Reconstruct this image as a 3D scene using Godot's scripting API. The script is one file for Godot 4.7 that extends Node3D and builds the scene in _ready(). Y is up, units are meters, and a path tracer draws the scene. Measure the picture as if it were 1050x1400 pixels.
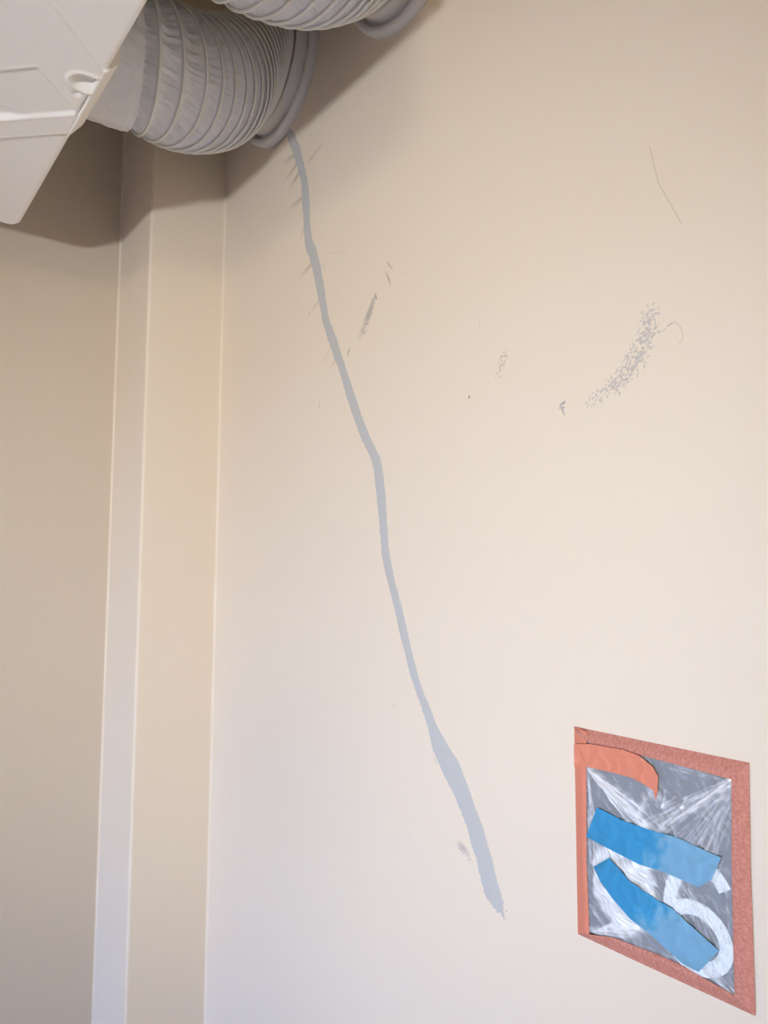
extends Node3D
# A wall corner seen from below eye level of two duct flanges: grey filler streak, taped-over sign, white air unit with ducts.
# The eye stands at x = z = 0; the right-hand wall is the plane x = WX. Metres, y up.

const EYE := Vector3(0.0, 1.7, 0.0)
const LENS := 1060.0            # focal length in pixels of a 1050 x 1400 picture
const WX := 0.7                 # right wall
const PZ := -1.497              # front face of the boxed-in pilaster
const PX := 0.5376              # its side face
const BZ := -1.677              # back wall
const LX := -4.2                # left wall
const FZ := 4.6                 # front wall, behind the eye
const CY := 3.05                # ceiling

var cam_basis := Basis(Vector3(0.79617277, 0.00799729, 0.60501649), Vector3(-0.05449713, 0.99679645, 0.05853967), Vector3(-0.60261014, -0.07957936, 0.79405803))
var noise := FastNoiseLite.new()
var cell := FastNoiseLite.new()
var M := {}

# ---- the light: tuned here
const SKY_ENERGY := 37.0
const LAMP_ENERGY := 2.9
const LAMP_COLOR := Color(1.0, 0.93, 0.80)
const BEAM_ENERGY := 3.55
const BEAM_COLOR := Color(0.945, 0.970, 1.000)
const BEAM_ANGLE := 30.0
const EXPOSURE := 1.0


func _ready() -> void:
	# ---------------------------------------------------------------- camera, sky, lights, exposure
	var cam := Camera3D.new()
	cam.name = "camera"
	cam.fov = rad_to_deg(2.0 * atan(700.0 / LENS))
	cam.near = 0.02
	cam.transform = Transform3D(cam_basis, EYE)
	add_child(cam)
	cam.current = true

	var we := WorldEnvironment.new()
	we.name = "world_environment"
	var env := Environment.new()
	var sky := Sky.new()
	var sm := ProceduralSkyMaterial.new()
	sm.sky_top_color = Color(0.358, 0.517, 0.840)
	sm.sky_horizon_color = Color(0.599, 0.742, 0.950)
	sm.ground_horizon_color = Color(0.17, 0.16, 0.15)
	sm.ground_bottom_color = Color(0.16, 0.15, 0.14)
	sky.sky_material = sm
	env.background_mode = Environment.BG_SKY
	env.sky = sky
	env.background_energy_multiplier = SKY_ENERGY
	env.tonemap_mode = Environment.TONE_MAPPER_LINEAR
	env.tonemap_exposure = EXPOSURE
	env.sdfgi_enabled = true
	env.ssao_enabled = true
	env.ssil_enabled = true
	we.environment = env
	add_child(we)

	noise.seed = 11
	noise.noise_type = FastNoiseLite.TYPE_SIMPLEX
	noise.frequency = 1.0
	noise.fractal_type = FastNoiseLite.FRACTAL_NONE
	cell.seed = 5
	cell.noise_type = FastNoiseLite.TYPE_SIMPLEX
	cell.frequency = 1.0
	cell.fractal_type = FastNoiseLite.FRACTAL_FBM
	cell.fractal_octaves = 3

	make_materials()
	room()
	lamp(Vector3(-3.8, 0.0, 2.6))
	work_light(Vector3(-1.2, 1.62, 0.4), on_wall(Vector2(435, 715)))
	air_unit()
	flange(Vector2(2.67, -1.266), "white round duct flange on the wall just above the grey filler streak")
	flange(Vector2(2.675, -0.875), "white round duct flange higher in the picture, cut off by its top edge")
	hoses()
	streak()
	sign_cover()


# -------------------------------------------------------------------- helpers: names, tags, places
func numbered(called: String, parent: Node) -> String:
	if not parent.has_node(called):
		return called
	var k := 1
	while parent.has_node("%s_%03d" % [called, k]):
		k += 1
	return "%s_%03d" % [called, k]


func put(called: String, mesh: Mesh, mat: Material, parent: Node = self) -> MeshInstance3D:
	var o := MeshInstance3D.new()
	o.name = numbered(called, parent)
	o.mesh = mesh
	o.material_override = mat
	parent.add_child(o, true)
	return o


func thing(called: String, label: String, category: String, at := Vector3.ZERO, group := "") -> Node3D:
	var o := Node3D.new()
	o.name = numbered(called, self)
	o.position = at
	add_child(o, true)
	tag(o, label, category, group)
	return o


func tag(o: Node, label: String, category: String, group := "") -> void:
	o.set_meta("label", label)
	o.set_meta("category", category)
	if group != "":
		o.set_meta("group", group)


func struct(called: String, mesh: Mesh, mat: Material, label := "") -> MeshInstance3D:
	var o := put(called, mesh, mat)
	o.set_meta("kind", "structure")
	if label != "":
		o.set_meta("label", label)
	return o


# The point of the right wall (lifted by `off`) at a measured picture position.
func on_wall(p: Vector2, off := 0.0) -> Vector3:
	var r: Vector3 = cam_basis * Vector3((p.x - 525.0) / LENS, -(p.y - 700.0) / LENS, -1.0)
	return EYE + r * ((WX - off) / r.x)


# The same as (z, y) on the wall.
func wz(p: Vector2, off := 0.0) -> Vector2:
	var w := on_wall(p, off)
	return Vector2(w.z, w.y)


# -------------------------------------------------------------------- helpers: meshes
# A sheet through rows of points, smooth; `out` is the direction its front looks, or with `from_inside` the point it looks away from.
func sheet(rows: Array, out: Vector3, from_inside := false, cols: Array = []) -> ArrayMesh:
	var st := SurfaceTool.new()
	st.begin(Mesh.PRIMITIVE_TRIANGLES)
	add_sheet(st, rows, out, from_inside, cols)
	st.generate_normals()
	return st.commit()


func add_sheet(st: SurfaceTool, rows: Array, out: Vector3, from_inside := false, cols: Array = []) -> void:
	var nr := rows.size()
	var nc: int = rows[0].size()
	var i0 := nr / 2
	var j0 := nc / 2
	if i0 + 1 >= nr:
		i0 = nr - 2
	if j0 + 1 >= nc:
		j0 = nc - 2
	var a: Vector3 = rows[i0][j0]
	var nrm: Vector3 = (rows[i0 + 1][j0] - a).cross(rows[i0][j0 + 1] - a)
	var want := (a - out) if from_inside else out
	var flip := nrm.dot(want) > 0.0
	for i in nr - 1:
		for j in nc - 1:
			var q := [[i, j], [i, j + 1], [i + 1, j + 1], [i + 1, j]]
			var order := [0, 1, 2, 0, 2, 3] if flip else [0, 2, 1, 0, 3, 2]
			for k in order:
				var r: int = q[k][0]
				var c: int = q[k][1]
				if cols.size():
					st.set_color(cols[r][c])
				st.set_uv(Vector2(float(c) / (nc - 1), float(r) / (nr - 1)))
				st.add_vertex(rows[r][c])


func tri(st: SurfaceTool, a: Vector3, b: Vector3, c: Vector3, out: Vector3) -> void:
	if (c - a).cross(b - a).dot(out) < 0.0:
		var t := b
		b = c
		c = t
	st.add_vertex(a)
	st.add_vertex(b)
	st.add_vertex(c)


func quad(st: SurfaceTool, a: Vector3, b: Vector3, c: Vector3, d: Vector3, out: Vector3) -> void:
	tri(st, a, b, c, out)
	tri(st, a, c, d, out)


# Lathe round an axis: profile of (along, radius).
func lathe(profile: Array, at: Vector3, axis: Vector3, n := 96) -> ArrayMesh:
	var st := SurfaceTool.new()
	st.begin(Mesh.PRIMITIVE_TRIANGLES)
	add_lathe(st, profile, at, axis, n)
	st.generate_normals()
	return st.commit()


func add_lathe(st: SurfaceTool, profile: Array, at: Vector3, axis: Vector3, n := 96) -> void:
	var s := axis.cross(Vector3.UP if absf(axis.y) < 0.9 else Vector3.RIGHT).normalized()
	var u := s.cross(axis).normalized()
	for k in profile.size() - 1:
		var p: Vector2 = profile[k]
		var q: Vector2 = profile[k + 1]
		var d := (q - p).normalized()
		for i in n:
			var a0 := TAU * i / n
			var a1 := TAU * (i + 1) / n
			var r0 := s * cos(a0) + u * sin(a0)
			var r1 := s * cos(a1) + u * sin(a1)
			var out := (r0 + r1) * 0.5 * d.x - axis * d.y
			quad(st, at + axis * p.x + r0 * p.y, at + axis * p.x + r1 * p.y, at + axis * q.x + r1 * q.y, at + axis * q.x + r0 * q.y, out)


# A round bar along points.
func add_tube(st: SurfaceTool, pts: PackedVector3Array, r: float, n := 6, closed := false) -> void:
	var rows := []
	var m := pts.size()
	for i in m:
		var t: Vector3 = pts[(i + 1) % m] - pts[(i - 1 + m) % m] if closed else pts[mini(i + 1, m - 1)] - pts[maxi(i - 1, 0)]
		t = t.normalized()
		var s := t.cross(Vector3.UP if absf(t.y) < 0.95 else Vector3.RIGHT).normalized()
		var u := s.cross(t)
		var row := PackedVector3Array()
		for j in n + 1:
			var a := TAU * j / n
			row.append(pts[i] + (s * cos(a) + u * sin(a)) * r)
		rows.append(row)
	if closed:
		rows.append(rows[0])
	add_sheet(st, rows, pts[m / 2], true)


func box_mesh(lo: Vector3, hi: Vector3) -> ArrayMesh:
	var st := SurfaceTool.new()
	st.begin(Mesh.PRIMITIVE_TRIANGLES)
	add_box(st, lo, hi)
	st.generate_normals()
	return st.commit()


func add_box(st: SurfaceTool, lo: Vector3, hi: Vector3) -> void:
	st.set_smooth_group(-1)
	for ax in 3:
		for s in 2:
			var n := Vector3.ZERO
			n[ax] = 1.0 if s else -1.0
			var c := hi[ax] if s else lo[ax]
			var b := (ax + 1) % 3
			var d := (ax + 2) % 3
			var v := []
			for k in [[0, 0], [1, 0], [1, 1], [0, 1]]:
				var p := Vector3.ZERO
				p[ax] = c
				p[b] = hi[b] if k[0] else lo[b]
				p[d] = hi[d] if k[1] else lo[d]
				v.append(p)
			quad(st, v[0], v[1], v[2], v[3], n)


func ss(a: float, b: float, x: float) -> float:
	var t := clampf((x - a) / (b - a), 0.0, 1.0)
	return t * t * (3.0 - 2.0 * t)


func along(pts: Array, n: int) -> PackedVector2Array:   # an even resampling of a polyline
	var len := [0.0]
	for i in pts.size() - 1:
		len.append(len[-1] + (pts[i + 1] - pts[i]).length())
	var out := PackedVector2Array()
	var k := 0
	for i in n:
		var d: float = len[-1] * i / (n - 1)
		while k < pts.size() - 2 and len[k + 1] < d:
			k += 1
		var f: float = (d - len[k]) / maxf(len[k + 1] - len[k], 1e-9)
		out.append(pts[k].lerp(pts[k + 1], clampf(f, 0.0, 1.0)))
	return out


# -------------------------------------------------------------------- materials
func mat(c: Color, rough := 0.7, spec := 0.5) -> StandardMaterial3D:
	var m := StandardMaterial3D.new()
	m.albedo_color = c
	m.roughness = rough
	m.metallic_specular = spec
	return m


func rough_noise(freq: float, seed_: int, oct := 4) -> NoiseTexture2D:
	var t := NoiseTexture2D.new()
	t.width = 512
	t.height = 512
	t.seamless = true
	var n := FastNoiseLite.new()
	n.seed = seed_
	n.frequency = freq
	n.fractal_octaves = oct
	t.noise = n
	return t


func grain(m: StandardMaterial3D, size: float, tex: Texture2D, cm: float) -> void:
	m.heightmap_enabled = true
	m.heightmap_texture = tex
	m.heightmap_scale = cm
	m.uv1_triplanar = true
	m.uv1_world_triplanar = true
	m.uv1_scale = Vector3.ONE / size


func make_materials() -> void:
	var roller := rough_noise(0.03, 3)
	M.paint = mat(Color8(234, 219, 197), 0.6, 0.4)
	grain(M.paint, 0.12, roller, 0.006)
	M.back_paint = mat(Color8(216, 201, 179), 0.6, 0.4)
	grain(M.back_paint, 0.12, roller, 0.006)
	M.ceiling = mat(Color8(172, 168, 162), 0.9)
	M.far_paint = mat(Color8(168, 158, 146), 0.7)
	M.floor = mat(Color8(205, 196, 184), 0.55)
	grain(M.floor, 0.5, roller, 0.01)
	M.plastic = mat(Color8(240, 234, 224), 0.42)
	M.flange = mat(Color8(222, 219, 214), 0.35)
	M.film = mat(Color8(241, 242, 244), 0.34)
	M.film.backlight_enabled = true
	M.film.backlight = Color(0.3, 0.3, 0.29)
	M.wire = mat(Color8(238, 237, 232), 0.4)
	M.sleeve = mat(Color8(226, 226, 228), 0.4)
	M.filler = mat(Color8(194, 192, 187), 0.75, 0.3)
	grain(M.filler, 0.03, roller, 0.02)
	var crepe := rough_noise(0.06, 8, 3)
	M.orange = mat(Color8(222, 138, 112), 0.7, 0.3)
	M.orange_worn = mat(Color.WHITE, 0.8, 0.3)
	var worn := rough_noise(0.025, 21, 5)
	var ramp := Gradient.new()
	ramp.offsets = PackedFloat32Array([0.25, 0.5, 0.75])
	ramp.colors = PackedColorArray([Color8(188, 122, 104), Color8(203, 134, 117), Color8(211, 146, 130)])
	worn.color_ramp = ramp
	M.orange_worn.albedo_texture = worn
	grain(M.orange_worn, 0.06, crepe, 0.02)
	grain(M.orange, 0.03, crepe, 0.02)
	M.orange_worn.uv1_scale = Vector3.ONE / 0.06
	M.blue = mat(Color.WHITE, 0.62, 0.35)
	M.blue.vertex_color_use_as_albedo = true
	grain(M.blue, 0.02, crepe, 0.03)
	M.plate = mat(Color8(78, 87, 102), 0.5)
	M.digit = mat(Color8(232, 238, 244), 0.5)
	M.wrap = mat(Color.WHITE, 0.27, 0.6)
	M.wrap.transparency = BaseMaterial3D.TRANSPARENCY_ALPHA
	M.wrap.vertex_color_use_as_albedo = true
	M.steel = mat(Color8(150, 150, 150), 0.4)
	M.steel.metallic = 0.9
	M.frame = mat(Color8(238, 238, 236), 0.5)
	M.glass = mat(Color(1, 1, 1, 0.08), 0.03)
	M.glass.transparency = BaseMaterial3D.TRANSPARENCY_ALPHA
	M.dark = mat(Color8(38, 38, 40), 0.5)
	M.lens = mat(Color8(250, 250, 250), 0.3)
	M.lens.emission_enabled = true
	M.lens.emission = Color(0.95, 0.97, 1.0)
	M.lens.emission_energy_multiplier = 1.0
	M.globe = mat(Color8(255, 244, 226), 0.5)
	M.globe.emission_enabled = true
	M.globe.emission = Color(1.0, 0.86, 0.68)
	M.globe.emission_energy_multiplier = 1.0


# -------------------------------------------------------------------- the room
func room() -> void:
	var t := 0.15
	struct("floor", box_mesh(Vector3(LX - t, -t, BZ - t), Vector3(WX + t, 0, FZ + t)), M.floor)
	struct("ceiling", box_mesh(Vector3(LX - t, CY, BZ - t), Vector3(WX + t, CY + t, FZ + t)), M.ceiling)
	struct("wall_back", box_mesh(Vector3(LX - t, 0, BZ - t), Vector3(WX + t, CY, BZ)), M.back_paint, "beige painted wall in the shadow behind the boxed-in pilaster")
	struct("wall_front", box_mesh(Vector3(LX - t, 0, FZ), Vector3(WX + t, CY, FZ + t)), M.far_paint)
	# left wall with the window opening
	var w0 := Vector2(-1.1, 0.75)   # z, y
	var w1 := Vector2(0.9, 2.15)
	var st := SurfaceTool.new()
	st.begin(Mesh.PRIMITIVE_TRIANGLES)
	add_box(st, Vector3(LX - t, 0, BZ), Vector3(LX, CY, w0.x))
	add_box(st, Vector3(LX - t, 0, w1.x), Vector3(LX, CY, FZ))
	add_box(st, Vector3(LX - t, 0, w0.x), Vector3(LX, w0.y, w1.x))
	add_box(st, Vector3(LX - t, w1.y, w0.x), Vector3(LX, CY, w1.x))
	st.generate_normals()
	struct("wall_left", st.commit(), M.far_paint)
	st = SurfaceTool.new()
	st.begin(Mesh.PRIMITIVE_TRIANGLES)
	var f := 0.05
	add_box(st, Vector3(LX - 0.10, w0.y, w0.x), Vector3(LX - 0.05, w0.y + f, w1.x))
	add_box(st, Vector3(LX - 0.10, w1.y - f, w0.x), Vector3(LX - 0.05, w1.y, w1.x))
	add_box(st, Vector3(LX - 0.10, w0.y + f, w0.x), Vector3(LX - 0.05, w1.y - f, w0.x + f))
	add_box(st, Vector3(LX - 0.10, w0.y + f, w1.x - f), Vector3(LX - 0.05, w1.y - f, w1.x))
	add_box(st, Vector3(LX - 0.10, w0.y + f, -0.125), Vector3(LX - 0.05, w1.y - f, -0.075))
	st.generate_normals()
	var win := struct("window_1", st.commit(), M.frame)
	put("pane", box_mesh(Vector3(LX - 0.078, w0.y + f, w0.x + f), Vector3(LX - 0.072, w1.y - f, -0.125)), M.glass, win)
	put("pane", box_mesh(Vector3(LX - 0.078, w0.y + f, -0.075), Vector3(LX - 0.072, w1.y - f, w1.x - f)), M.glass, win)

	# right wall: slab whose inner face carries the marks
	var m := mat(Color.WHITE, 0.6, 0.4)
	m.albedo_texture = wall_marks()
	m.texture_repeat = false
	var wall := SurfaceTool.new()
	wall.begin(Mesh.PRIMITIVE_TRIANGLES)
	wall.set_smooth_group(-1)
	for k in [[0, 0], [1, 1], [0, 1], [0, 0], [1, 0], [1, 1]]:
		var p := Vector3(WX, CY * k[0], lerpf(BZ, FZ, k[1]))
		wall.set_uv(Vector2((p.z - TZ0) / (TZ1 - TZ0), (TY1 - p.y) / (TY1 - TY0)))
		wall.set_normal(Vector3.LEFT)
		wall.add_vertex(p)
	wall.set_uv(Vector2(-1, -1))
	var bx := [Vector3(WX, 0, BZ), Vector3(WX, CY, BZ), Vector3(WX, CY, FZ), Vector3(WX, 0, FZ)]
	var deep := Vector3(t, 0, 0)
	wall.set_normal(Vector3.RIGHT)
	quad(wall, bx[0] + deep, bx[1] + deep, bx[2] + deep, bx[3] + deep, Vector3.RIGHT)
	for k in 4:
		var side: Vector3 = [Vector3.FORWARD, Vector3.UP, Vector3.BACK, Vector3.DOWN][k]
		wall.set_normal(side)
		quad(wall, bx[k], bx[(k + 1) % 4], bx[(k + 1) % 4] + deep, bx[k] + deep, side)
	struct("wall_right", wall.commit(), m, "large beige painted wall with scuffs, filler and a covered sign")

	# boxed-in pilaster with a rounded outer corner
	var rr := 0.006
	var prof := [Vector2(WX, PZ)]
	for k in 7:
		var a := PI / 2 * k / 6
		prof.append(Vector2(PX + rr - sin(a) * rr, PZ - rr + cos(a) * rr))
	prof.append(Vector2(PX, BZ))
	var r2 := []
	for y in [0.0, CY]:
		var row := PackedVector3Array()
		for p in prof:
			row.append(Vector3(p.x, y, p.y))
		r2.append(row)
	st = SurfaceTool.new()
	st.begin(Mesh.PRIMITIVE_TRIANGLES)
	for k in prof.size() - 1:
		var na := Vector3(0, 0, 1) if k == 0 else (Vector3(-1, 0, 0) if k == prof.size() - 2 else Vector3.ZERO)
		for q in [[0, 0], [0, 1], [1, 1], [0, 0], [1, 1], [1, 0]]:
			var idx: int = k + q[1]
			var nn := na
			if na == Vector3.ZERO:
				var a := PI / 2 * (idx - 1) / 6
				nn = Vector3(-sin(a), 0, cos(a))
			st.set_normal(nn)
			st.add_vertex(r2[q[0]][idx])
	struct("trim_1", st.commit(), M.paint, "beige boxed-in pilaster in the corner, its front and its narrow side")
	# caulk beads in the two inner corners
	struct("trim_2", bead(Vector2(WX, PZ), Vector2(-1, 1), 0.005), M.paint, "thin painted caulk bead where the pilaster meets the scuffed wall")
	struct("trim_3", bead(Vector2(PX, BZ), Vector2(-1, 1), 0.004), M.paint, "thin caulk bead where the pilaster side meets the shaded wall")


func bead(at: Vector2, into: Vector2, r: float) -> ArrayMesh:
	var rows := []
	for y in [0.0, CY]:
		var row := PackedVector3Array()
		for k in 9:
			var a := PI / 2 * k / 8
			row.append(Vector3(at.x + into.x * r * (1 - sin(a)), y, at.y + into.y * r * (1 - cos(a))))
		rows.append(row)
	return sheet(rows, Vector3(into.x, 0, into.y))


const TZ0 := -1.52
const TZ1 := -0.30
const TY0 := 1.05
const TY1 := 2.80
const TW := 2000
const TH := 2048
var img: Image
var base_col := Color8(234, 219, 197)


# One brushed or speckled mark on the wall, between two picture positions; widths in millimetres.
func smear(p0: Vector2, p1: Vector2, w0: float, w1: float, col: Color, strength: float, style := "soft", seed_ := 0.0) -> void:
	var a := wz(p0)
	var b := wz(p1)
	var mw := maxf(w0, w1) * 0.001
	var d := b - a
	var L := d.length()
	d /= L
	var n := Vector2(-d.y, d.x)
	var lo := Vector2(minf(a.x, b.x), minf(a.y, b.y)) - Vector2.ONE * mw
	var hi := Vector2(maxf(a.x, b.x), maxf(a.y, b.y)) + Vector2.ONE * mw
	var x0 := maxi(0, int((lo.x - TZ0) / (TZ1 - TZ0) * TW))
	var x1 := mini(TW - 1, int((hi.x - TZ0) / (TZ1 - TZ0) * TW) + 1)
	var y0 := maxi(0, int((TY1 - hi.y) / (TY1 - TY0) * TH))
	var y1 := mini(TH - 1, int((TY1 - lo.y) / (TY1 - TY0) * TH) + 1)
	for y in range(y0, y1 + 1):
		for x in range(x0, x1 + 1):
			var p := Vector2(TZ0 + (x + 0.5) / TW * (TZ1 - TZ0), TY1 - (y + 0.5) / TH * (TY1 - TY0)) - a
			var t := p.dot(d) / L
			var w := lerpf(w0, w1, clampf(t, 0, 1)) * 0.001
			var s := p.dot(n) / w
			var e := p.dot(d)
			if t < 0.0:
				s = Vector2(s, e / w).length()
			elif t > 1.0:
				s = Vector2(s, (e - L) / w).length()
			s = absf(s)
			if s >= 1.0:
				continue
			var al := 0.0
			if style == "soft":
				var g := 0.5 + 0.5 * noise.get_noise_3d(e * 40.0, p.dot(n) * 330.0, seed_)
				al = (1.0 - s * s) * (0.45 + 0.55 * g) * sin(PI * clampf(t * 0.9 + 0.08, 0.02, 1.0)) 
			elif style == "fade":
				var g2 := 0.5 + 0.5 * noise.get_noise_3d(e * 40.0, p.dot(n) * 150.0, seed_)
				al = (1.0 - s * s) * (0.65 + 0.35 * g2) * (1.0 - ss(0.1, 1.0, t))
			elif style == "speck":
				var g3 := 0.75 * noise.get_noise_3d((p.x * 0.8 + p.y * 0.6) * 150.0, (p.y * 0.8 - p.x * 0.6) * 260.0, seed_) + 0.35 * noise.get_noise_3d(p.x * 420.0, p.y * 420.0, seed_ + 50.0)
				al = ss(0.10, 0.28, g3 - s * s * 0.30 + 0.03)
			else:
				al = 1.0 - ss(0.55, 1.0, s)
			al = clampf(al * strength, 0, 1)
			if al > 0.004:
				img.set_pixel(x, y, img.get_pixel(x, y).lerp(col, al))


func wall_marks() -> ImageTexture:
	img = Image.create(TW, TH, false, Image.FORMAT_RGB8)
	img.fill(base_col)
	var g := Color8(197, 188, 177)
	var br := Color8(160, 140, 122)
	var dk := Color8(132, 124, 114)
	# feathered strokes left of the streak
	for k in [[402, 212, 384, 226, 6.0, 0.35], [406, 224, 386, 252, 6.5, 0.42], [409, 236, 394, 262, 6.5, 0.5], [416, 268, 388, 292, 6.5, 0.42], [419, 306, 408, 330, 6.0, 0.45], [429, 358, 405, 384, 7.0, 0.45], [437, 410, 418, 436, 3.5, 0.35], [460, 490, 448, 510, 5, 0.2], [450, 478, 440, 500, 5, 0.14]]:
		smear(Vector2(k[0], k[1]), Vector2(k[2], k[3]), k[4], k[4] * 0.8, br if k[1] > 215 else dk, k[5], "fade", k[0])
	smear(Vector2(391, 184), Vector2(365, 213), 8.0, 6.0, Color8(172, 166, 158), 1.3, "fade", 1.0)
	smear(Vector2(440, 197), Vector2(418, 226), 4.5, 5.5, br, 0.35, "soft", 2.0)
	smear(Vector2(424, 427), Vector2(420, 432), 1.5, 1.2, dk, 0.6, "soft", 9.0)
	smear(Vector2(445, 348), Vector2(478, 342), 2.0, 2.0, br, 0.14, "soft", 4.0)
	smear(Vector2(443, 362), Vector2(442, 364), 1.0, 1.0, dk, 0.6, "dot")
	# scuff beside the streak
	smear(Vector2(514, 402), Vector2(499, 444), 4.0, 11.0, Color8(160, 152, 141), 0.75, "soft", 5.0)
	smear(Vector2(506, 425), Vector2(489, 468), 9.0, 8.0, Color8(176, 168, 158), 0.4, "soft", 6.0)
	smear(Vector2(512, 408), Vector2(498, 452), 7.0, 10.0, Color8(158, 150, 139), 0.45, "speck", 7.0)
	smear(Vector2(513, 402), Vector2(515, 408), 1.0, 1.2, dk, 0.7, "dot")
	smear(Vector2(528, 372), Vector2(535, 391), 3.2, 1.6, Color8(160, 148, 128), 0.9, "soft", 8.0)
	smear(Vector2(529, 358), Vector2(537, 369), 2.0, 1.4, Color8(156, 142, 124), 0.85, "soft", 9.0)
	smear(Vector2(555, 372), Vector2(562, 362), 1.3, 1.0, br, 0.35, "speck", 10.0)
	smear(Vector2(478, 474), Vector2(475, 487), 1.0, 4.6, Color8(150, 142, 132), 0.7, "soft", 11.0)
	smear(Vector2(437, 548), Vector2(436, 559), 1.0, 3.0, Color8(156, 146, 134), 0.55, "soft", 12.0)
	smear(Vector2(641.5, 542), Vector2(641, 544), 1.4, 1.2, Color8(104, 96, 88), 0.9, "dot")
	smear(Vector2(690, 487), Vector2(682, 512), 8.0, 7.0, Color8(170, 162, 150), 0.45, "speck", 13.0)
	smear(Vector2(692, 486), Vector2(685, 488), 1.5, 1.2, Color8(150, 142, 132), 0.5, "dot")
	# large scraped scuff on the right
	for k in [[889, 428, 886, 462, 12.0, 13.0], [884, 455, 866, 500, 14.0, 15.0], [866, 492, 844, 525, 15.0, 13.0], [846, 518, 804, 554, 13.0, 7.0]]:
		smear(Vector2(k[0], k[1]), Vector2(k[2], k[3]), k[4], k[5], g, 0.95, "speck", 20.0)
	smear(Vector2(884, 430), Vector2(890, 449), 2.2, 2.6, g, 0.8, "soft", 22.0)
	smear(Vector2(894, 432), Vector2(898, 452), 0.9, 0.9, g, 0.9, "soft", 23.0)
	smear(Vector2(883, 478), Vector2(869, 493), 4.0, 3.0, g, 0.95, "soft", 24.0)
	smear(Vector2(876, 490), Vector2(862, 511), 1.8, 1.5, g, 0.95, "soft", 25.0)
	smear(Vector2(886, 430), Vector2(890, 422), 0.6, 0.4, g, 0.8, "dot")
	smear(Vector2(903, 455), Vector2(913, 446), 0.9, 1.1, g, 0.7, "speck", 26.0)
	smear(Vector2(912, 446), Vector2(922, 440), 1.3, 0.9, Color8(160, 154, 148), 0.9, "soft", 27.0)
	var hook := [P(922, 440), P(926, 442), P(929.5, 446), P(932, 451), P(933.3, 456), P(933.6, 461), P(933, 466), P(928, 468)]
	for k in hook.size() - 1:
		smear(hook[k], hook[k + 1], 0.55, 0.55, Color8(188, 176, 162), 0.6, "dot")
	smear(Vector2(771.5, 550), Vector2(766, 554), 2.2, 1.6, Color8(176, 167, 156), 0.95, "dot")
	smear(Vector2(764.5, 558), Vector2(771, 557), 0.9, 1.6, Color8(180, 171, 160), 0.9, "dot")
	smear(Vector2(768.5, 559), Vector2(772, 568), 1.9, 0.5, Color8(176, 167, 156), 0.9, "dot")
	smear(Vector2(872, 509), Vector2(872, 511), 0.8, 0.8, g, 0.9, "dot")
	# hair line and small things
	smear(Vector2(888, 200), Vector2(900, 250), 0.6, 0.6, Color8(196, 182, 162), 0.7, "dot")
	smear(Vector2(900, 250), Vector2(932, 306), 0.6, 0.6, Color8(196, 182, 162), 0.7, "dot")
	smear(Vector2(512, 44), Vector2(509, 50), 1.4, 1.0, Color8(240, 230, 214), 0.8, "dot")
	smear(Vector2(655, 436), Vector2(656, 452), 1.0, 1.0, Color8(196, 182, 162), 0.4, "soft", 30.0)
	smear(Vector2(626, 1152), Vector2(642, 1170), 6.0, 5.0, Color8(168, 156, 146), 0.75, "soft", 31.0)
	smear(Vector2(630, 1160), Vector2(644, 1178), 8.0, 4.0, Color8(170, 160, 152), 0.35, "speck", 32.0)
	smear(Vector2(684, 1240), Vector2(690, 1258), 3.0, 3.5, Color8(166, 160, 155), 0.8, "soft", 33.0)
	smear(Vector2(692, 1244), Vector2(694, 1254), 1.5, 1.5, Color8(166, 160, 155), 0.6, "speck", 34.0)
	smear(Vector2(524, 770), Vector2(541, 832), 3.5, 3.0, Color8(200, 186, 170), 0.5, "speck", 35.0)
	smear(Vector2(527, 775), Vector2(542, 840), 4.0, 4.0, Color8(208, 194, 178), 0.35, "soft", 36.0)
	smear(Vector2(593, 1035), Vector2(598, 1046), 3.0, 3.0, Color8(196, 184, 172), 0.5, "soft", 37.0)
	smear(Vector2(566, 905), Vector2(571, 925), 2.5, 2.5, Color8(200, 196, 188), 0.5, "soft", 38.0)
	smear(Vector2(538, 964), Vector2(538, 968), 1.2, 1.2, Color8(190, 180, 168), 0.5, "dot")
	return ImageTexture.create_from_image(img)


# -------------------------------------------------------------------- the lamp that lights the wall
func lamp(at: Vector3) -> void:
	var o := thing("floor_lamp", "slim steel floor lamp with a round white globe shade", "lamp", at)
	put("base", lathe([Vector2(0, 0), Vector2(0, 0.15), Vector2(0.015, 0.15), Vector2(0.025, 0.14), Vector2(0.03, 0.02)], Vector3.ZERO, Vector3.UP, 48), M.steel, o)
	put("pole", lathe([Vector2(0.03, 0.012), Vector2(1.80, 0.012)], Vector3.ZERO, Vector3.UP, 16), M.steel, o)
	var s := SphereMesh.new()
	s.radius = 0.22
	s.height = 0.44
	var g := put("lamp_globe", s, M.globe, o)
	g.position.y = 2.0
	var l := OmniLight3D.new()
	l.name = "lamp_light"
	l.light_color = LAMP_COLOR
	l.light_energy = LAMP_ENERGY
	l.light_size = 0.20
	l.omni_range = 12.0
	l.omni_attenuation = 2.0
	l.shadow_enabled = true
	l.position.y = 2.0
	o.add_child(l, true)


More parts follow.
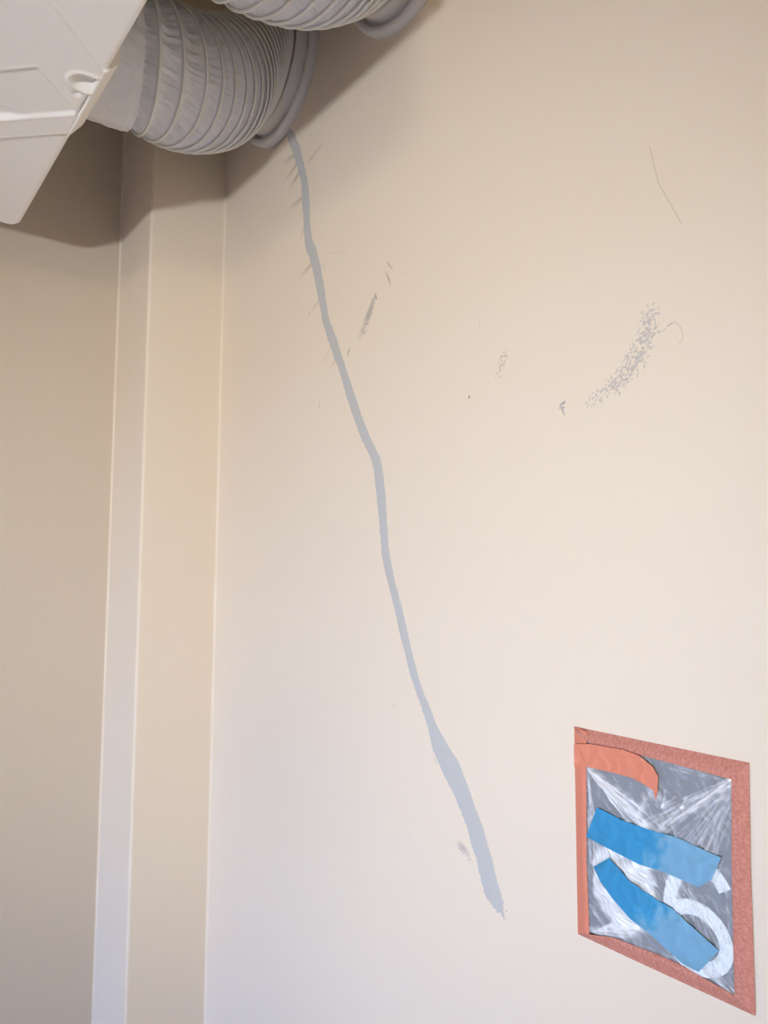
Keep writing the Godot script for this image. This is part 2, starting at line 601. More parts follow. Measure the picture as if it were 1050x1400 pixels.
# A work light on a tripod, turned to the wall.
func work_light(at: Vector3, aim: Vector3) -> void:
	var o := thing("work_light", "black tripod work light turned to the corner", "lamp", Vector3(at.x, 0, at.z))
	put("pole", lathe([Vector2(0.45, 0.014), Vector2(at.y - 0.02, 0.014)], Vector3.ZERO, Vector3.UP, 16), M.dark, o)
	for k in 3:
		var a := TAU * k / 3.0 + 0.4
		var st := SurfaceTool.new()
		st.begin(Mesh.PRIMITIVE_TRIANGLES)
		add_tube(st, PackedVector3Array([Vector3(0, 0.62, 0), Vector3(cos(a) * 0.45, 0.012, sin(a) * 0.45)]), 0.011, 10)
		st.generate_normals()
		put("leg", st.commit(), M.dark, o)
	var d := (aim - at).normalized()
	var head := put("lamp_head", lathe([Vector2(-0.10, 0.0), Vector2(-0.10, 0.05), Vector2(-0.03, 0.09), Vector2(0.0, 0.09), Vector2(0.0, 0.082), Vector2(-0.012, 0.078)], Vector3.ZERO, d, 48), M.dark, o)
	head.position.y = at.y
	var face := put("lamp_lens", lathe([Vector2(-0.012, 0.079), Vector2(-0.009, 0.05), Vector2(-0.008, 0.0005)], Vector3.ZERO, d, 48), M.lens, head)
	face.name = "lamp_lens"
	var l := SpotLight3D.new()
	l.name = "work_beam"
	l.light_color = BEAM_COLOR
	l.light_energy = BEAM_ENERGY
	l.light_size = 0.035
	l.spot_range = 12.0
	l.spot_attenuation = 2.0
	l.spot_angle = BEAM_ANGLE
	l.spot_angle_attenuation = 1.0
	l.shadow_enabled = true
	l.basis = Basis.looking_at(d, Vector3.UP)
	l.position = Vector3(0, at.y, 0) + d * 0.02
	o.add_child(l, true)


# -------------------------------------------------------------------- air unit
const UNIT := 0.94


func edge_x(z: float) -> float:        # the right-hand edge of the unit, a touch out of square
	return lerpf(0.2785, 0.301, (z + 0.55) / (-1.537 + 0.55))


func under(x: float, z: float) -> float:     # relief of the moulded underside, up from its lowest face
	var c := (x + z) * 0.70711
	var d := (x - z) * 0.70711
	var h := 0.0
	# sunk panel with a finger scoop
	var c0 := -0.82
	var c1 := -0.805 * 0.70711
	var d0 := 1.232 * 0.70711
	var d1 := 1.375 * 0.70711
	var sd := maxf(maxf(c - c1, c0 - c), maxf(d - d1, d0 - d))
	var inside := 1.0 - ss(-0.005, 0.0, sd)
	h += 0.0032 * inside
	var q := Vector2((c + 0.715) / 0.062, (d - d1 + 0.002) / 0.040).length()
	h += 0.005 * inside * (1.0 - ss(0.6, 1.05, q))
	h -= 0.0008 * exp(-pow((d - d1 - 0.002) / 0.0018, 2)) * (1.0 - ss(c1 - 0.002, c1 + 0.004, c))
	h -= 0.0010 * exp(-pow((d - d0 + 0.003) / 0.002, 2)) * (1.0 - ss(c1 - 0.006, c1 + 0.004, c))
	# the step behind it, and the ridge in front
	var d2 := 1.437 * 0.70711
	var sd2 := maxf(d - d2, -0.2)
	h += 0.003 * ss(-0.001, 0.004, sd2)
	h -= 0.0008 * exp(-pow((d - d2 + 0.001) / 0.0016, 2))
	var cr := -0.698 * 0.70711
	h += 0.0035 * ss(-0.001, 0.005, c - cr)
	# rounded notch open to the edge, a screw dimple, and a slot
	var n := Vector2(maxf(0.269 - x, 0.0) , z + 1.013).length()
	h += 0.012 * (1.0 - ss(0.010, 0.017, n))
	h -= 0.0022 * exp(-pow((n - 0.020) / 0.003, 2)) * (1.0 - ss(0.286, 0.288, x))
	h += 0.003 * (1.0 - ss(0.004, 0.0075, Vector2(x - 0.268, z + 1.046).length()))
	h += 0.003 * (1.0 - ss(0.001, 0.002, absf(x - edge_x(z) + 0.008))) * ss(-1.10, -1.095, z) * (1.0 - ss(-1.04, -1.035, z))
	return h


func air_unit() -> void:
	var y0 := EYE.y + 0.64
	var y1 := EYE.y + 1.20
	var o := thing("air_conditioner", "white plastic air unit overhead, its moulded underside showing at upper left", "air conditioner", Vector3(0, y0, -1.05))
	var off := Vector3(0, y0, -1.05)
	var st := SurfaceTool.new()
	st.begin(Mesh.PRIMITIVE_TRIANGLES)
	var zs := PackedFloat32Array()
	for i in 431:
		zs.append(lerpf(-0.55, -1.537, i / 430.0))
	var rows := []
	var r := 0.008
	for z in zs:
		var row := PackedVector3Array()
		var xe := edge_x(z)
		# rounded plan corner at the far end
		var far := z + 1.537
		var cr := 0.02
		if far < cr:
			xe -= cr - sqrt(maxf(cr * cr - (cr - far) * (cr - far), 0.0))
		var lift := 0.0
		if far < r:
			lift = r - sqrt(maxf(r * r - (r - far) * (r - far), 0.0))
		row.append(Vector3(-0.35, y1, z) - off)
		row.append(Vector3(-0.35, y0, z) - off)
		for j in 131:
			var x := lerpf(0.06, xe - r, j / 130.0)
			row.append(Vector3(x, y0 + lift + under(x, z) * ss(0.0, 0.01, far), z) - off)
		var h0 := under(xe - r, z) * ss(0.0, 0.01, far)
		for k in range(1, 7):
			var a := PI / 2 * k / 6
			row.append(Vector3(xe - r + sin(a) * r, y0 + lift + h0 * cos(a) + r - cos(a) * r, z) - off)
		row.append(Vector3(xe + 0.002, y1, z) - off)
		rows.append(row)
	add_sheet(st, rows, Vector3(0, -1, 0))
	st.set_smooth_group(-1)
	var xf := edge_x(-0.55)
	quad(st, Vector3(-0.35, y1, -0.55) - off, Vector3(xf, y1, -0.55) - off, Vector3(xf, y0 + r, -0.55) - off, Vector3(-0.35, y0, -0.55) - off, Vector3(0, 0, 1))
	quad(st, Vector3(-0.35, y1, -0.55) - off, Vector3(xf, y1, -0.55) - off, Vector3(0.283, y1, -1.537) - off, Vector3(-0.35, y1, -1.537) - off, Vector3(0, 1, 0))
	quad(st, Vector3(-0.35, y1, -1.537) - off, Vector3(0.283, y1, -1.537) - off, Vector3(0.281, y0 + r, -1.537) - off, Vector3(-0.35, y0 + r, -1.537) - off, Vector3(0, 0, -1))
	st.generate_normals()
	# the whole unit is a little smaller than drawn here
	var small := Transform3D(Basis.from_scale(Vector3.ONE * UNIT), Vector3(0, EYE.y + (y0 - EYE.y) * UNIT, -1.05 * UNIT) - off)
	put("housing", st.commit(), M.plastic, o).transform = small
	# tab on the side edge
	var tab := SurfaceTool.new()
	tab.begin(Mesh.PRIMITIVE_TRIANGLES)
	var tr := []
	for i in 25:
		var z := lerpf(-0.975, -1.166, i / 24.0)
		var e := edge_x(z) - 0.006
		var dr := 0.0
		if i > 21:
			dr = 0.003 * pow((i - 21) / 3.0, 2)
		tr.append(PackedVector3Array([Vector3(e, y0 + 0.05, z) - off, Vector3(e, y0 + 0.001 + dr, z) - off, Vector3(e + 0.001, y0 - 0.0005 + dr, z) - off, Vector3(e + 0.003, y0 - 0.0005 + dr, z) - off, Vector3(e + 0.019 - dr, y0 + 0.018 + dr, z) - off, Vector3(e + 0.020 - dr, y0 + 0.020 + dr, z) - off, Vector3(e + 0.020 - dr, y0 + 0.05, z) - off]))
	add_sheet(tab, tr, Vector3(0, -1, 0))
	tab.set_smooth_group(-1)
	for ends in [[0, Vector3(0, 0, 1)], [24, Vector3(0, 0, -1)]]:
		var e_row: PackedVector3Array = tr[ends[0]]
		for k in range(1, 6):
			tri(tab, e_row[0], e_row[k], e_row[k + 1], ends[1])
	tab.generate_normals()
	put("side_tab", tab.commit(), M.plastic, o).transform = small
	for p in [Vector2(-0.26, -0.62), Vector2(0.2, -0.62), Vector2(-0.26, -1.36), Vector2(0.2, -1.36)]:
		put("hanger_rod", lathe([Vector2(y1 - 0.04, 0.006), Vector2(CY, 0.006)], Vector3(p.x, 0, p.y) - off, Vector3.UP, 12), M.steel, o)
	for z in [-1.235, -0.86]:
		put("hose_collar", lathe([Vector2(-0.01, 0.130), Vector2(0.008, 0.130), Vector2(0.011, 0.127), Vector2(0.011, 0.100)], Vector3(edge_x(z / UNIT) * UNIT, EYE.y + (0.855 if z < -1.0 else 0.90), z) - off, Vector3.RIGHT, 64), M.plastic, o)


# -------------------------------------------------------------------- ducts
func flange(at: Vector2, label: String) -> void:    # at: (height, z) of its centre on the wall
	var o := put("duct_flange", lathe([Vector2(0, 0.1413), Vector2(0.009, 0.1418), Vector2(0.0135, 0.1404), Vector2(0.0165, 0.1365), Vector2(0.0165, 0.1316), Vector2(0.014, 0.1287), Vector2(0.007, 0.1273), Vector2(0.006, 0.1239), Vector2(0.008, 0.1215), Vector2(0.030, 0.1195), Vector2(0.0335, 0.1176), Vector2(0.034, 0.1142), Vector2(0.030, 0.1123), Vector2(0.0, 0.1113)], Vector3.ZERO, Vector3.LEFT, 128), M.flange)
	o.position = Vector3(WX, at.x, at.y)
	tag(o, label, "flange", "duct flanges on the wall")


func spline(v: Array, t: float) -> Vector3:
	var f := t * (v.size() - 1)
	var i := clampi(int(f), 0, v.size() - 2)
	return v[i].cubic_interpolate(v[i + 1], v[maxi(i - 1, 0)], v[mini(i + 2, v.size() - 1)], f - i)


func hose(label: String, centres: Array, normals: Array, radii: Array, ribs: PackedFloat32Array, seed_: float, cuff: float) -> void:
	var o := thing("duct_hose", label, "hose", centres[0], "ribbed duct hoses")
	var org: Vector3 = centres[0]
	var n := 220
	var frame := func(t: float) -> Array:
		var c := spline(centres, t)
		var nn := spline(normals, t).normalized()
		var u := (Vector3.UP - nn * nn.y).normalized()
		var s := nn.cross(u)
		return [c - org, u, s, spline(radii, t).x]
	# rows of the film: from rib to rib it sinks in and crumples
	var st := SurfaceTool.new()
	st.begin(Mesh.PRIMITIVE_TRIANGLES)
	var rows := []
	for k in ribs.size() - 1:
		var m := 9
		for i in m:
			if i == 0 and k > 0:
				continue
			var f := i / float(m - 1)
			var t := lerpf(ribs[k], ribs[k + 1], f)
			var fr: Array = frame.call(t)
			var gap := ribs[k + 1] - ribs[k]
			var row := PackedVector3Array()
			for j in n + 1:
				var a := TAU * j / n
				var dirn: Vector3 = fr[1] * cos(a) + fr[2] * sin(a)
				var sink := sin(PI * f)
				var w := Vector3(cos(a), sin(a), 0) * 0.118
				var cr := cell.get_noise_3d(w.x * 95.0 + k * 7.3, w.y * 95.0 + seed_, f * 0.9 + k * 3.1)
				var cr2 := absf(noise.get_noise_3d(w.x * 85.0 + k * 3.7, w.y * 85.0, seed_ + k * 2.0))
				var rad: float = fr[3] - 0.0088 * sink + sink * (cr * 0.0060 - cr2 * 0.0075)
				row.append(fr[0] + dirn * rad)
			rows.append(row)
	var mid: Array = frame.call(0.5)
	add_sheet(st, rows, mid[0], true)
	st.generate_normals()
	var film := put("duct_film", st.commit(), M.film, o)
	var ws := SurfaceTool.new()
	ws.begin(Mesh.PRIMITIVE_TRIANGLES)
	for k in ribs.size():
		var fr: Array = frame.call(ribs[k])
		var pts := PackedVector3Array()
		for j in 120:
			var a := TAU * j / 120
			pts.append(fr[0] + (fr[1] * cos(a) + fr[2] * sin(a)) * (fr[3] + 0.0008))
		add_ring(ws, pts, fr[0], 0.0026)
	ws.generate_normals()
	put("wire_coil", ws.commit(), M.wire, o)
	# smooth sleeve over the end at the unit
	var rows2 := []
	for i in 15:
		var t := lerpf(-0.02, cuff, i / 14.0)
		var fr: Array = frame.call(maxf(t, 0.0))
		var row := PackedVector3Array()
		for j in n + 1:
			var a := TAU * j / n
			var dirn: Vector3 = fr[1] * cos(a) + fr[2] * sin(a)
			var w := cell.get_noise_3d(cos(a) * 4.0 + seed_, sin(a) * 4.0, t * 30.0)
			row.append(fr[0] + dirn * (fr[3] + 0.004 + w * 0.004 - 0.003 * ss(cuff - 0.03, cuff, t)))
		rows2.append(row)
	var f0: Array = frame.call(cuff * 0.5)
	put("sleeve", sheet(rows2, f0[0], true), M.sleeve, o)


func add_ring(st: SurfaceTool, pts: PackedVector3Array, c: Vector3, r: float) -> void:
	var m := pts.size()
	var rows := []
	for i in m + 1:
		var p := pts[i % m]
		var t := (pts[(i + 1) % m] - pts[(i - 1 + m) % m]).normalized()
		var s := (p - c).normalized()
		var u := s.cross(t)
		var row := PackedVector3Array()
		for j in 7:
			var a := TAU * j / 6
			row.append(p + (s * cos(a) + u * sin(a)) * r)
		rows.append(row)
	add_sheet(st, rows, pts[m / 2], true)


func hoses() -> void:
	var y := EYE.y
	var r1 := PackedFloat32Array([0.0, 0.06, 0.12, 0.18, 0.24, 0.295, 0.35, 0.40, 0.45, 0.50, 0.545, 0.59, 0.63, 0.67, 0.705, 0.74, 0.77, 0.80, 0.83, 0.86, 0.89, 0.92, 0.95, 0.975, 1.0])
	hose("ribbed white duct hose sagging between the unit and the flange above the filler streak",
		[Vector3(0.300, y + 0.855, -1.235), Vector3(0.40, y + 0.853, -1.235), Vector3(0.485, y + 0.857, -1.25), Vector3(0.555, y + 0.885, -1.265), Vector3(0.61, y + 0.925, -1.27), Vector3(0.664, y + 0.966, -1.267)],
		[Vector3(1, 0.0, 0.0), Vector3(0.94, 0.08, 0.14), Vector3(0.85, 0.32, -0.28), Vector3(0.78, 0.42, -0.44), Vector3(0.90, 0.24, -0.30), Vector3(1, 0, 0)],
		[Vector3(0.110, 0, 0), Vector3(0.111, 0, 0), Vector3(0.112, 0, 0), Vector3(0.111, 0, 0), Vector3(0.108, 0, 0), Vector3(0.109, 0, 0)], r1, 1.7, 0.20)
	var r2 := PackedFloat32Array([0.0, 0.07, 0.14, 0.21, 0.28, 0.35, 0.415, 0.48, 0.54, 0.60, 0.66, 0.715, 0.77, 0.82, 0.87, 0.91, 0.94, 0.97, 1.0])
	hose("ribbed white duct hose crossing the top edge above the other hose",
		[Vector3(0.30, y + 0.90, -0.86), Vector3(0.38, y + 0.87, -0.86), Vector3(0.46, y + 0.875, -0.87), Vector3(0.54, y + 0.90, -0.88), Vector3(0.61, y + 0.94, -0.88), Vector3(0.664, y + 0.973, -0.876)],
		[Vector3(1, 0.0, 0.0), Vector3(1, 0.0, 0.05), Vector3(0.95, 0.15, -0.1), Vector3(0.92, 0.24, -0.2), Vector3(0.95, 0.2, -0.1), Vector3(1, 0, 0)],
		[Vector3(0.114, 0, 0), Vector3(0.117, 0, 0), Vector3(0.117, 0, 0), Vector3(0.116, 0, 0), Vector3(0.113, 0, 0), Vector3(0.111, 0, 0)], r2, 8.9, 0.12)


# -------------------------------------------------------------------- grey filler streak on the wall
func streak() -> void:
	var e := [[176, 389, 398], [180, 388.5, 401], [187, 392.5, 404.5], [200, 397, 410], [212, 401.5, 412.5], [225, 405.5, 416], [250, 412, 421], [275, 413, 423], [300, 415, 423.5], [325, 416, 426.5], [340, 418, 432], [362, 426, 438], [387, 431, 442.5], [412, 436, 446], [437, 440.5, 450], [462, 447.5, 460], [487, 456, 467.5], [504, 463, 473], [540, 473, 485], [573, 484, 496], [600, 494, 507], [624, 506, 519], [641, 511, 523], [675, 514.6, 527], [710, 518, 529], [744, 521, 531], [761, 522, 533], [795, 530, 540], [830, 539, 549.5], [864, 546, 557], [890, 553, 563], [920, 560, 570.6], [950, 570, 580], [965, 575.4, 587], [995, 585, 598.5], [1025, 591.6, 616], [1040, 598.5, 626], [1055, 604.5, 632], [1085, 620, 643.5], [1100, 626, 648], [1130, 638.4, 660], [1160, 646, 668], [1175, 651.6, 673], [1205, 658, 679.5], [1220, 661.5, 684], [1235, 670.5, 688.5], [1248, 680, 687]]
	var rows := []
	var k := 0
	var y := 176.0
	while y <= 1248.0:
		while k < e.size() - 2 and e[k + 1][0] < y:
			k += 1
		var f: float = (y - e[k][0]) / (e[k + 1][0] - e[k][0])
		var rough := 0.5 + 1.6 * ss(1180.0, 1250.0, y)
		var l: float = lerpf(e[k][1], e[k + 1][1], f) + cell.get_noise_2d(y * 0.19, 3.0) * 1.6 * rough
		var r: float = lerpf(e[k][2], e[k + 1][2], f) + cell.get_noise_2d(y * 0.23, 40.0) * 1.4 * rough
		var row := PackedVector3Array()
		for j in 9:
			var s := j / 8.0
			var hgt := 0.0007 * pow(maxf(sin(PI * s), 0.0), 0.4)
			row.append(on_wall(Vector2(lerpf(l, r, s), y), hgt + 0.0002))
		rows.append(row)
		y += 2.0
	var o := put("filler_streak", sheet(rows, Vector3.LEFT), M.filler)
	tag(o, "long crooked smear of grey filler running down the beige wall", "filler")


# -------------------------------------------------------------------- sign under plastic and tape
var folds := []      # [a, b, half width, height, whiteness] on the wall, in (z, y)


func seg(p: Vector2, a: Vector2, b: Vector2) -> Vector2:    # (distance, share of the way)
	var d := b - a
	var t := clampf((p - a).dot(d) / d.length_squared(), 0.0, 1.0)
	return Vector2((p - a - d * t).length(), t)


var wad_c := Vector2.ZERO
var fans := []            # [corner, first angle, spread, reach, streaks, whiteness]
var tape_lines := []      # middle lines of the two blue strips


func dome(p: Vector2) -> float:
	var q := Vector2((p.x - wad_c.x) / 0.045, (p.y - wad_c.y) / 0.058).rotated(0.35)
	return 1.0 - ss(0.40, 1.0, q.length() + 0.10 * cell.get_noise_2d(p.x * 25.0, p.y * 25.0))


func tape_lift(p: Vector2) -> float:
	return 0.0080 + 0.009 * dome(p)


func film_at(p: Vector2) -> Vector2:     # (lift from the wall, whiteness of the plastic)
	var h := 0.0046
	var w := 0.0
	for f in folds:
		var s := seg(p, f[0], f[1])
		var e := maxf(1.0 - s.x / f[2], 0.0)
		h += f[3] * e * e
		w += f[4] * e * (0.75 + 0.5 * noise.get_noise_2d(p.x * 90.0 + f[2] * 9000.0, p.y * 90.0))
	var dm := dome(p)
	# long gathers that bow with the wad
	var g := p - wad_c - Vector2(0.05, 0.07)
	var ang := atan2(g.y, g.x)
	var pleat := noise.get_noise_2d(g.length() * 230.0, ang * 2.2)
	var pleat2 := noise.get_noise_2d(g.length() * 90.0 + 40.0, ang * 3.0)
	h += 0.009 * dm + 0.0016 * dm * pleat + 0.003 * dm * pleat2
	w += 0.78 * ss(0.0, 0.35, dm) + dm * (0.14 * pleat + 0.18 * pleat2)
	var wr := cell.get_noise_2d((p.x - p.y) * 30.0, (p.x + p.y) * 70.0)
	h += 0.0010 * wr
	w += 0.10 * ss(0.05, 0.5, wr)
	for f in fans:
		var v: Vector2 = p - f[0]
		var r := v.length()
		var a0 := wrapf(v.angle() - f[1], -PI, PI)
		var sp: float = f[2]
		var inside: float = ss(0.0, 0.12, a0 / sp) * (1.0 - ss(0.88, 1.0, a0 / sp)) * (1.0 - ss(0.45, 1.0, r / f[3])) if a0 > 0.0 and a0 < sp else 0.0
		if inside > 0.0:
			var st1 := 0.5 + 0.5 * noise.get_noise_2d(a0 * f[4], r * 25.0)
			var st2 := 0.5 + 0.5 * noise.get_noise_2d(a0 * f[4] * 2.7 + 60.0, r * 30.0)
			var ridge := st1 * st1 * 0.65 + st2 * st2 * 0.35
			h += 0.0022 * inside * ridge
			w += f[5] * inside * ridge
	for line in tape_lines:
		for k in line.size() - 1:
			var s := seg(p, line[k], line[k + 1])
			if s.x < 0.026:
				h = lerpf(minf(h, tape_lift(p) - 0.0015), h, ss(0.0200, 0.026, s.x))
	return Vector2(h, clampf(w, 0.0, 0.9))


func strip(called: String, top: Array, bottom: Array, mt: Material, lift: float, over_film: bool, cols: Array = []) -> MeshInstance3D:
	var n := 90
	var m := 13
	var a := along(top, n)
	var b := along(bottom, n)
	var rows := []
	var colours := []
	for i in m:
		var row := PackedVector3Array()
		var cr := PackedColorArray()
		var fi := i / float(m - 1)
		for j in n:
			var p := a[j].lerp(b[j], fi)
			var w := wz(p, 0.012 if over_film else 0.0)
			var h := lerpf(0.0026 if lift > 0.006 else 0.0008, lift, ss(0.0, 0.7, fi)) if not over_film else tape_lift(w) + lift
			if over_film:
				h += 0.0009 * noise.get_noise_2d(w.x * 70.0, w.y * 70.0)
			h += 0.0003 * cell.get_noise_2d(w.x * 90.0, w.y * 90.0)
			if i == 0 or i == m - 1:
				h -= 0.0004
			row.append(on_wall(p, h))
			if cols.size():
				var f := j / float(n - 1)
				var g := cell.get_noise_2d(w.x * 60.0, w.y * 60.0) * 0.12
				cr.append(cols[0].lerp(cols[1], ss(0.40, 0.64, f + g)).srgb_to_linear())
		rows.append(row)
		if cols.size():
			colours.append(cr)
	return put(called, sheet(rows, Vector3.LEFT, false, colours), mt)


func P(x: float, y: float) -> Vector2:
	return Vector2(x, y)


func sign_cover() -> void:
	# the sign plate with its numeral
	var tl := wz(P(796, 1010), 0.004)
	var br := wz(P(1015, 1370), 0.004)
	var o := thing("room_sign", "dark grey sign with a large white numeral under clear plastic", "sign", Vector3(WX, br.y, (tl.x + br.x) / 2))
	var off := o.position
	put("plate", box_mesh(Vector3(WX - 0.003, br.y, tl.x) - off, Vector3(WX, tl.y, br.x) - off), M.plate, o)
	# numeral: a closed bowl with a stem curling over it
	var bowl := []
	var c := wz(P(950, 1285), 0.0045)
	var ex := (wz(P(993, 1290), 0.0045).x - wz(P(912, 1284), 0.0045).x) / 2
	var cz := (wz(P(993, 1290), 0.0045).x + wz(P(912, 1284), 0.0045).x) / 2
	var ty := wz(P(951, 1242), 0.0045).y
	var by := wz(P(951, 1322), 0.0045).y
	for k in 49:
		var a := TAU * k / 48
		bowl.append(Vector2(cz + cos(a) * ex, (ty + by) / 2 + sin(a) * (ty - by) / 2))
	var stem := []
	var hy := ty + (ty - by) * 0.78
	var l0 := Vector2(cz - ex, (ty + by) / 2)
	for k in 25:
		var a := lerpf(PI, 0.24 * PI, k / 24.0)
		stem.append(Vector2(cz + 0.006 + cos(a) * (ex + 0.003), lerpf(l0.y, ty, 0.55) + sin(a) * (hy - lerpf(l0.y, ty, 0.55))))
	var st := SurfaceTool.new()
	st.begin(Mesh.PRIMITIVE_TRIANGLES)
	ribbon(st, bowl, 0.0068, 0.0031, 0.0046, off)
	ribbon(st, [l0] + stem, 0.0068, 0.0031, 0.0045, off)
	st.generate_normals()
	put("numeral", st.commit(), M.digit, o)

	# plastic sheet
	wad_c = wz(P(851, 1212), 0.008)
	for line in [[P(806, 1124), P(870, 1153), P(930, 1174), P(981, 1185)], [P(822, 1178), P(845, 1214), P(885, 1254), P(938, 1291), P(968, 1315)]]:
		var l := []
		for p in line:
			l.append(wz(p, 0.01))
		tape_lines.append(l)
	for f in [
		[801, 1047, 892, 1140, 7.0, 5.0, 0.55], [806, 1050, 862, 1092, 4.0, 3.0, 0.5], [815, 1062, 888, 1132, 3.0, 2.5, 0.45], [808, 1060, 870, 1140, 3.0, 2.0, 0.3],
		[1001, 1066, 888, 1146, 5.0, 5.0, 0.55], [1000, 1074, 925, 1118, 3.0, 2.5, 0.5], [998, 1064, 905, 1104, 2.0, 2.0, 0.3], [998, 1086, 930, 1118, 3.0, 2.0, 0.3],
		[995, 1092, 935, 1180, 2.2, 1.8, 0.3], [998, 1100, 952, 1185, 2.0, 1.8, 0.3], [1000, 1110, 968, 1195, 1.6, 1.5, 0.22], [1000, 1130, 975, 1215, 1.6, 1.4, 0.18], [985, 1090, 925, 1140, 2.0, 1.4, 0.25],
		[885, 1070, 905, 1100, 9.0, 2.0, 0.40], [872, 1110, 890, 1080, 8.0, 2.0, 0.40], [905, 1105, 908, 1080, 2.0, 1.6, 0.4], [906, 1100, 922, 1090, 2.0, 1.8, 0.4], [930, 1104, 938, 1090, 2.0, 1.6, 0.45],
		[802, 1060, 808, 1120, 3.0, 2.0, 0.45], [803, 1110, 806, 1180, 3.0, 2.0, 0.3], [804, 1275, 870, 1268, 6.0, 2.5, 0.55], [806, 1240, 830, 1275, 4.0, 2.0, 0.3],
		[912, 1200, 948, 1258, 1.6, 1.6, 0.28], [925, 1200, 962, 1262, 1.5, 1.6, 0.28], [905, 1195, 925, 1250, 2.2, 1.6, 0.2], [940, 1215, 975, 1275, 1.4, 1.2, 0.2], [960, 1322, 1008, 1372, 3.0, 2.0, 0.5], [975, 1325, 1010, 1366, 2.0, 1.6, 0.4],
		[990, 1200, 1000, 1330, 1.6, 1.0, 0.12], [870, 1290, 945, 1322, 6.0, 1.0, 0.15], [912, 1050, 960, 1062, 1.5, 1.0, 0.3], [930, 1050, 990, 1068, 1.5, 1.0, 0.25], [900, 1140, 935, 1160, 2.0, 1.6, 0.35], [918, 1132, 926, 1150, 1.6, 1.4, 0.4], [860, 1020, 880, 1030, 2.0, 1.2, 0.4]]:
		folds.append([wz(P(f[0], f[1]), 0.006), wz(P(f[2], f[3]), 0.006), f[4] * 0.001, f[5] * 0.001, f[6]])
	for f in [[800, 1046, 872, 1150, 905, 1122, 0.118, 14.0, 1.5], [1002, 1065, 880, 1118, 890, 1160, 0.13, 22.0, 1.3], [1002, 1068, 900, 1165, 978, 1210, 0.13, 20.0, 0.5], [1008, 1370, 975, 1325, 945, 1318, 0.045, 8.0, 0.5], [803, 1277, 880, 1290, 860, 1245, 0.07, 9.0, 0.9], [803, 1060, 800, 1180, 822, 1170, 0.12, 14.0, 0.6], [938, 1252, 905, 1195, 935, 1190, 0.07, 12.0, 0.22], [935, 1195, 975, 1275, 950, 1280, 0.09, 12.0, 0.2]]:
		var k := wz(P(f[0], f[1]), 0.006)
		var a := (wz(P(f[2], f[3]), 0.006) - k).angle()
		var b := (wz(P(f[4], f[5]), 0.006) - k).angle()
		var spread := wrapf(b - a, -PI, PI)
		fans.append([k, a if spread > 0.0 else b, absf(spread), f[6], f[7], f[8]])
	var rows := []
	var cols := []
	var nu := 230
	var nv := 250
	for i in nv + 1:
		var row := PackedVector3Array()
		var cr := PackedColorArray()
		for j in nu + 1:
			var q := Vector2(lerpf(tl.x + 0.004, br.x - 0.004, j / float(nu)), lerpf(tl.y - 0.002, br.y + 0.001, i / float(nv)))
			var s := film_at(q)
			var edge := minf(minf(j, nu - j), minf(i, nv - i)) / 14.0
			var h := lerpf(0.0036, s.x, clampf(edge, 0.0, 1.0))
			row.append(Vector3(WX - h, q.y, q.x))
			cr.append(Color(0.90, 0.915, 0.94, 0.24 + s.y * 0.76))
		rows.append(row)
		cols.append(cr)
	var sh := put("plastic_sheet", sheet(rows, Vector3.LEFT, false, cols), M.wrap)
	tag(sh, "clear crumpled plastic sheet stretched over the dark sign inside the orange tape", "plastic sheet")

	# orange tape round the edge, and a loose lapped piece
	var g := "orange tape strips round the sign"
	tag(strip("masking_tape", [P(785, 993), P(790, 1277)], [P(802, 1000), P(801.5, 1047), P(802, 1180), P(806, 1277)], M.orange, 0.0052, false), "orange masking tape strip down the sign's edge nearest the blue tape's torn start", "tape", g)
	tag(strip("masking_tape", [P(785, 993), P(905, 1018), P(1025, 1043)], [P(788, 1003), P(806, 1016), P(852, 1026), P(1001, 1066)], M.orange_worn, 0.0056, false), "mottled orange masking tape strip along the sign's top edge", "tape", g)
	tag(strip("masking_tape", [P(790, 1277), P(889, 1323), P(1032, 1389)], [P(803, 1277), P(840, 1282), P(868, 1293), P(907, 1308), P(932, 1320), P(1010, 1364)], M.orange_worn, 0.0058, false), "mottled orange masking tape strip along the sign's bottom edge", "tape", g)
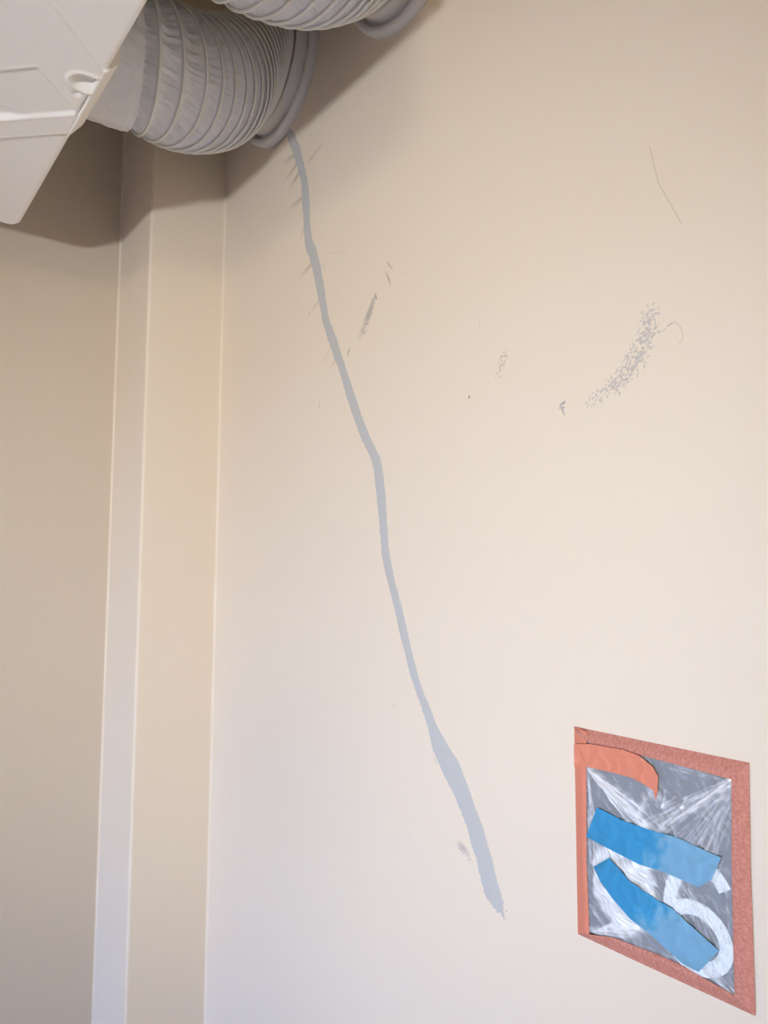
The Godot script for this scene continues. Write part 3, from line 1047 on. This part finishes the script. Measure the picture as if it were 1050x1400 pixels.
	tag(strip("masking_tape", [P(1024, 1043), P(1026, 1180), P(1033, 1389)], [P(1000, 1064), P(1000, 1180), P(1004, 1362)], M.orange_worn, 0.0070, false), "wide worn orange masking tape strip down the sign's side away from the filler streak", "tape", g)
	tag(strip("masking_tape", [P(784.5, 1017), P(806, 1017), P(852, 1025), P(874, 1033), P(892, 1048), P(900, 1062), P(899, 1080)], [P(785, 1049), P(801, 1048), P(840, 1057), P(862, 1063), P(880, 1072), P(893, 1081), P(896.5, 1094)], M.orange, 0.0009, true), "short bright orange tape piece with a curled end lapped over the plastic", "tape", g)
	# blue tape across the plastic
	var g2 := "blue tape strips across the plastic"
	var lightb := [Color8(62, 150, 198), Color8(126, 176, 206)]
	tag(strip("painters_tape", [P(816, 1104), P(852, 1122), P(883, 1133), P(926, 1145), P(975, 1168), P(986, 1172)], [P(801, 1144), P(831, 1160), P(874, 1182), P(904, 1191), P(932, 1203), P(955, 1213), P(973, 1202)], M.blue, 0.0002, true, lightb), "straighter blue tape strip crossing the sign higher up", "tape", g2)
	tag(strip("painters_tape", [P(833, 1173), P(861, 1205), P(895, 1228), P(920, 1243), P(944, 1265), P(983, 1300)], [P(811, 1185), P(821, 1206), P(837, 1228), P(861, 1256), P(892, 1280), P(932, 1317), P(955, 1329)], M.blue, 0.0004, true, lightb), "curving blue tape strip slanting down over the white numeral", "tape", g2)


# A flat raised stroke of even width along points of the wall.
func ribbon(st: SurfaceTool, pts: Array, half: float, lo: float, hi: float, off: Vector3) -> void:
	var rows := []
	for i in pts.size():
		var t: Vector2 = (pts[mini(i + 1, pts.size() - 1)] - pts[maxi(i - 1, 0)]).normalized()
		if pts[0].distance_to(pts[-1]) < 1e-6 and (i == 0 or i == pts.size() - 1):
			t = (pts[1] - pts[-2]).normalized()
		var n := Vector2(-t.y, t.x) * half
		var a: Vector2 = pts[i] + n
		var b: Vector2 = pts[i] - n
		rows.append(PackedVector3Array([Vector3(WX - lo, a.y, a.x) - off, Vector3(WX - hi, a.y, a.x) - off, Vector3(WX - hi, b.y, b.x) - off, Vector3(WX - lo, b.y, b.x) - off]))
	st.set_smooth_group(-1)
	add_sheet(st, rows, Vector3.LEFT)
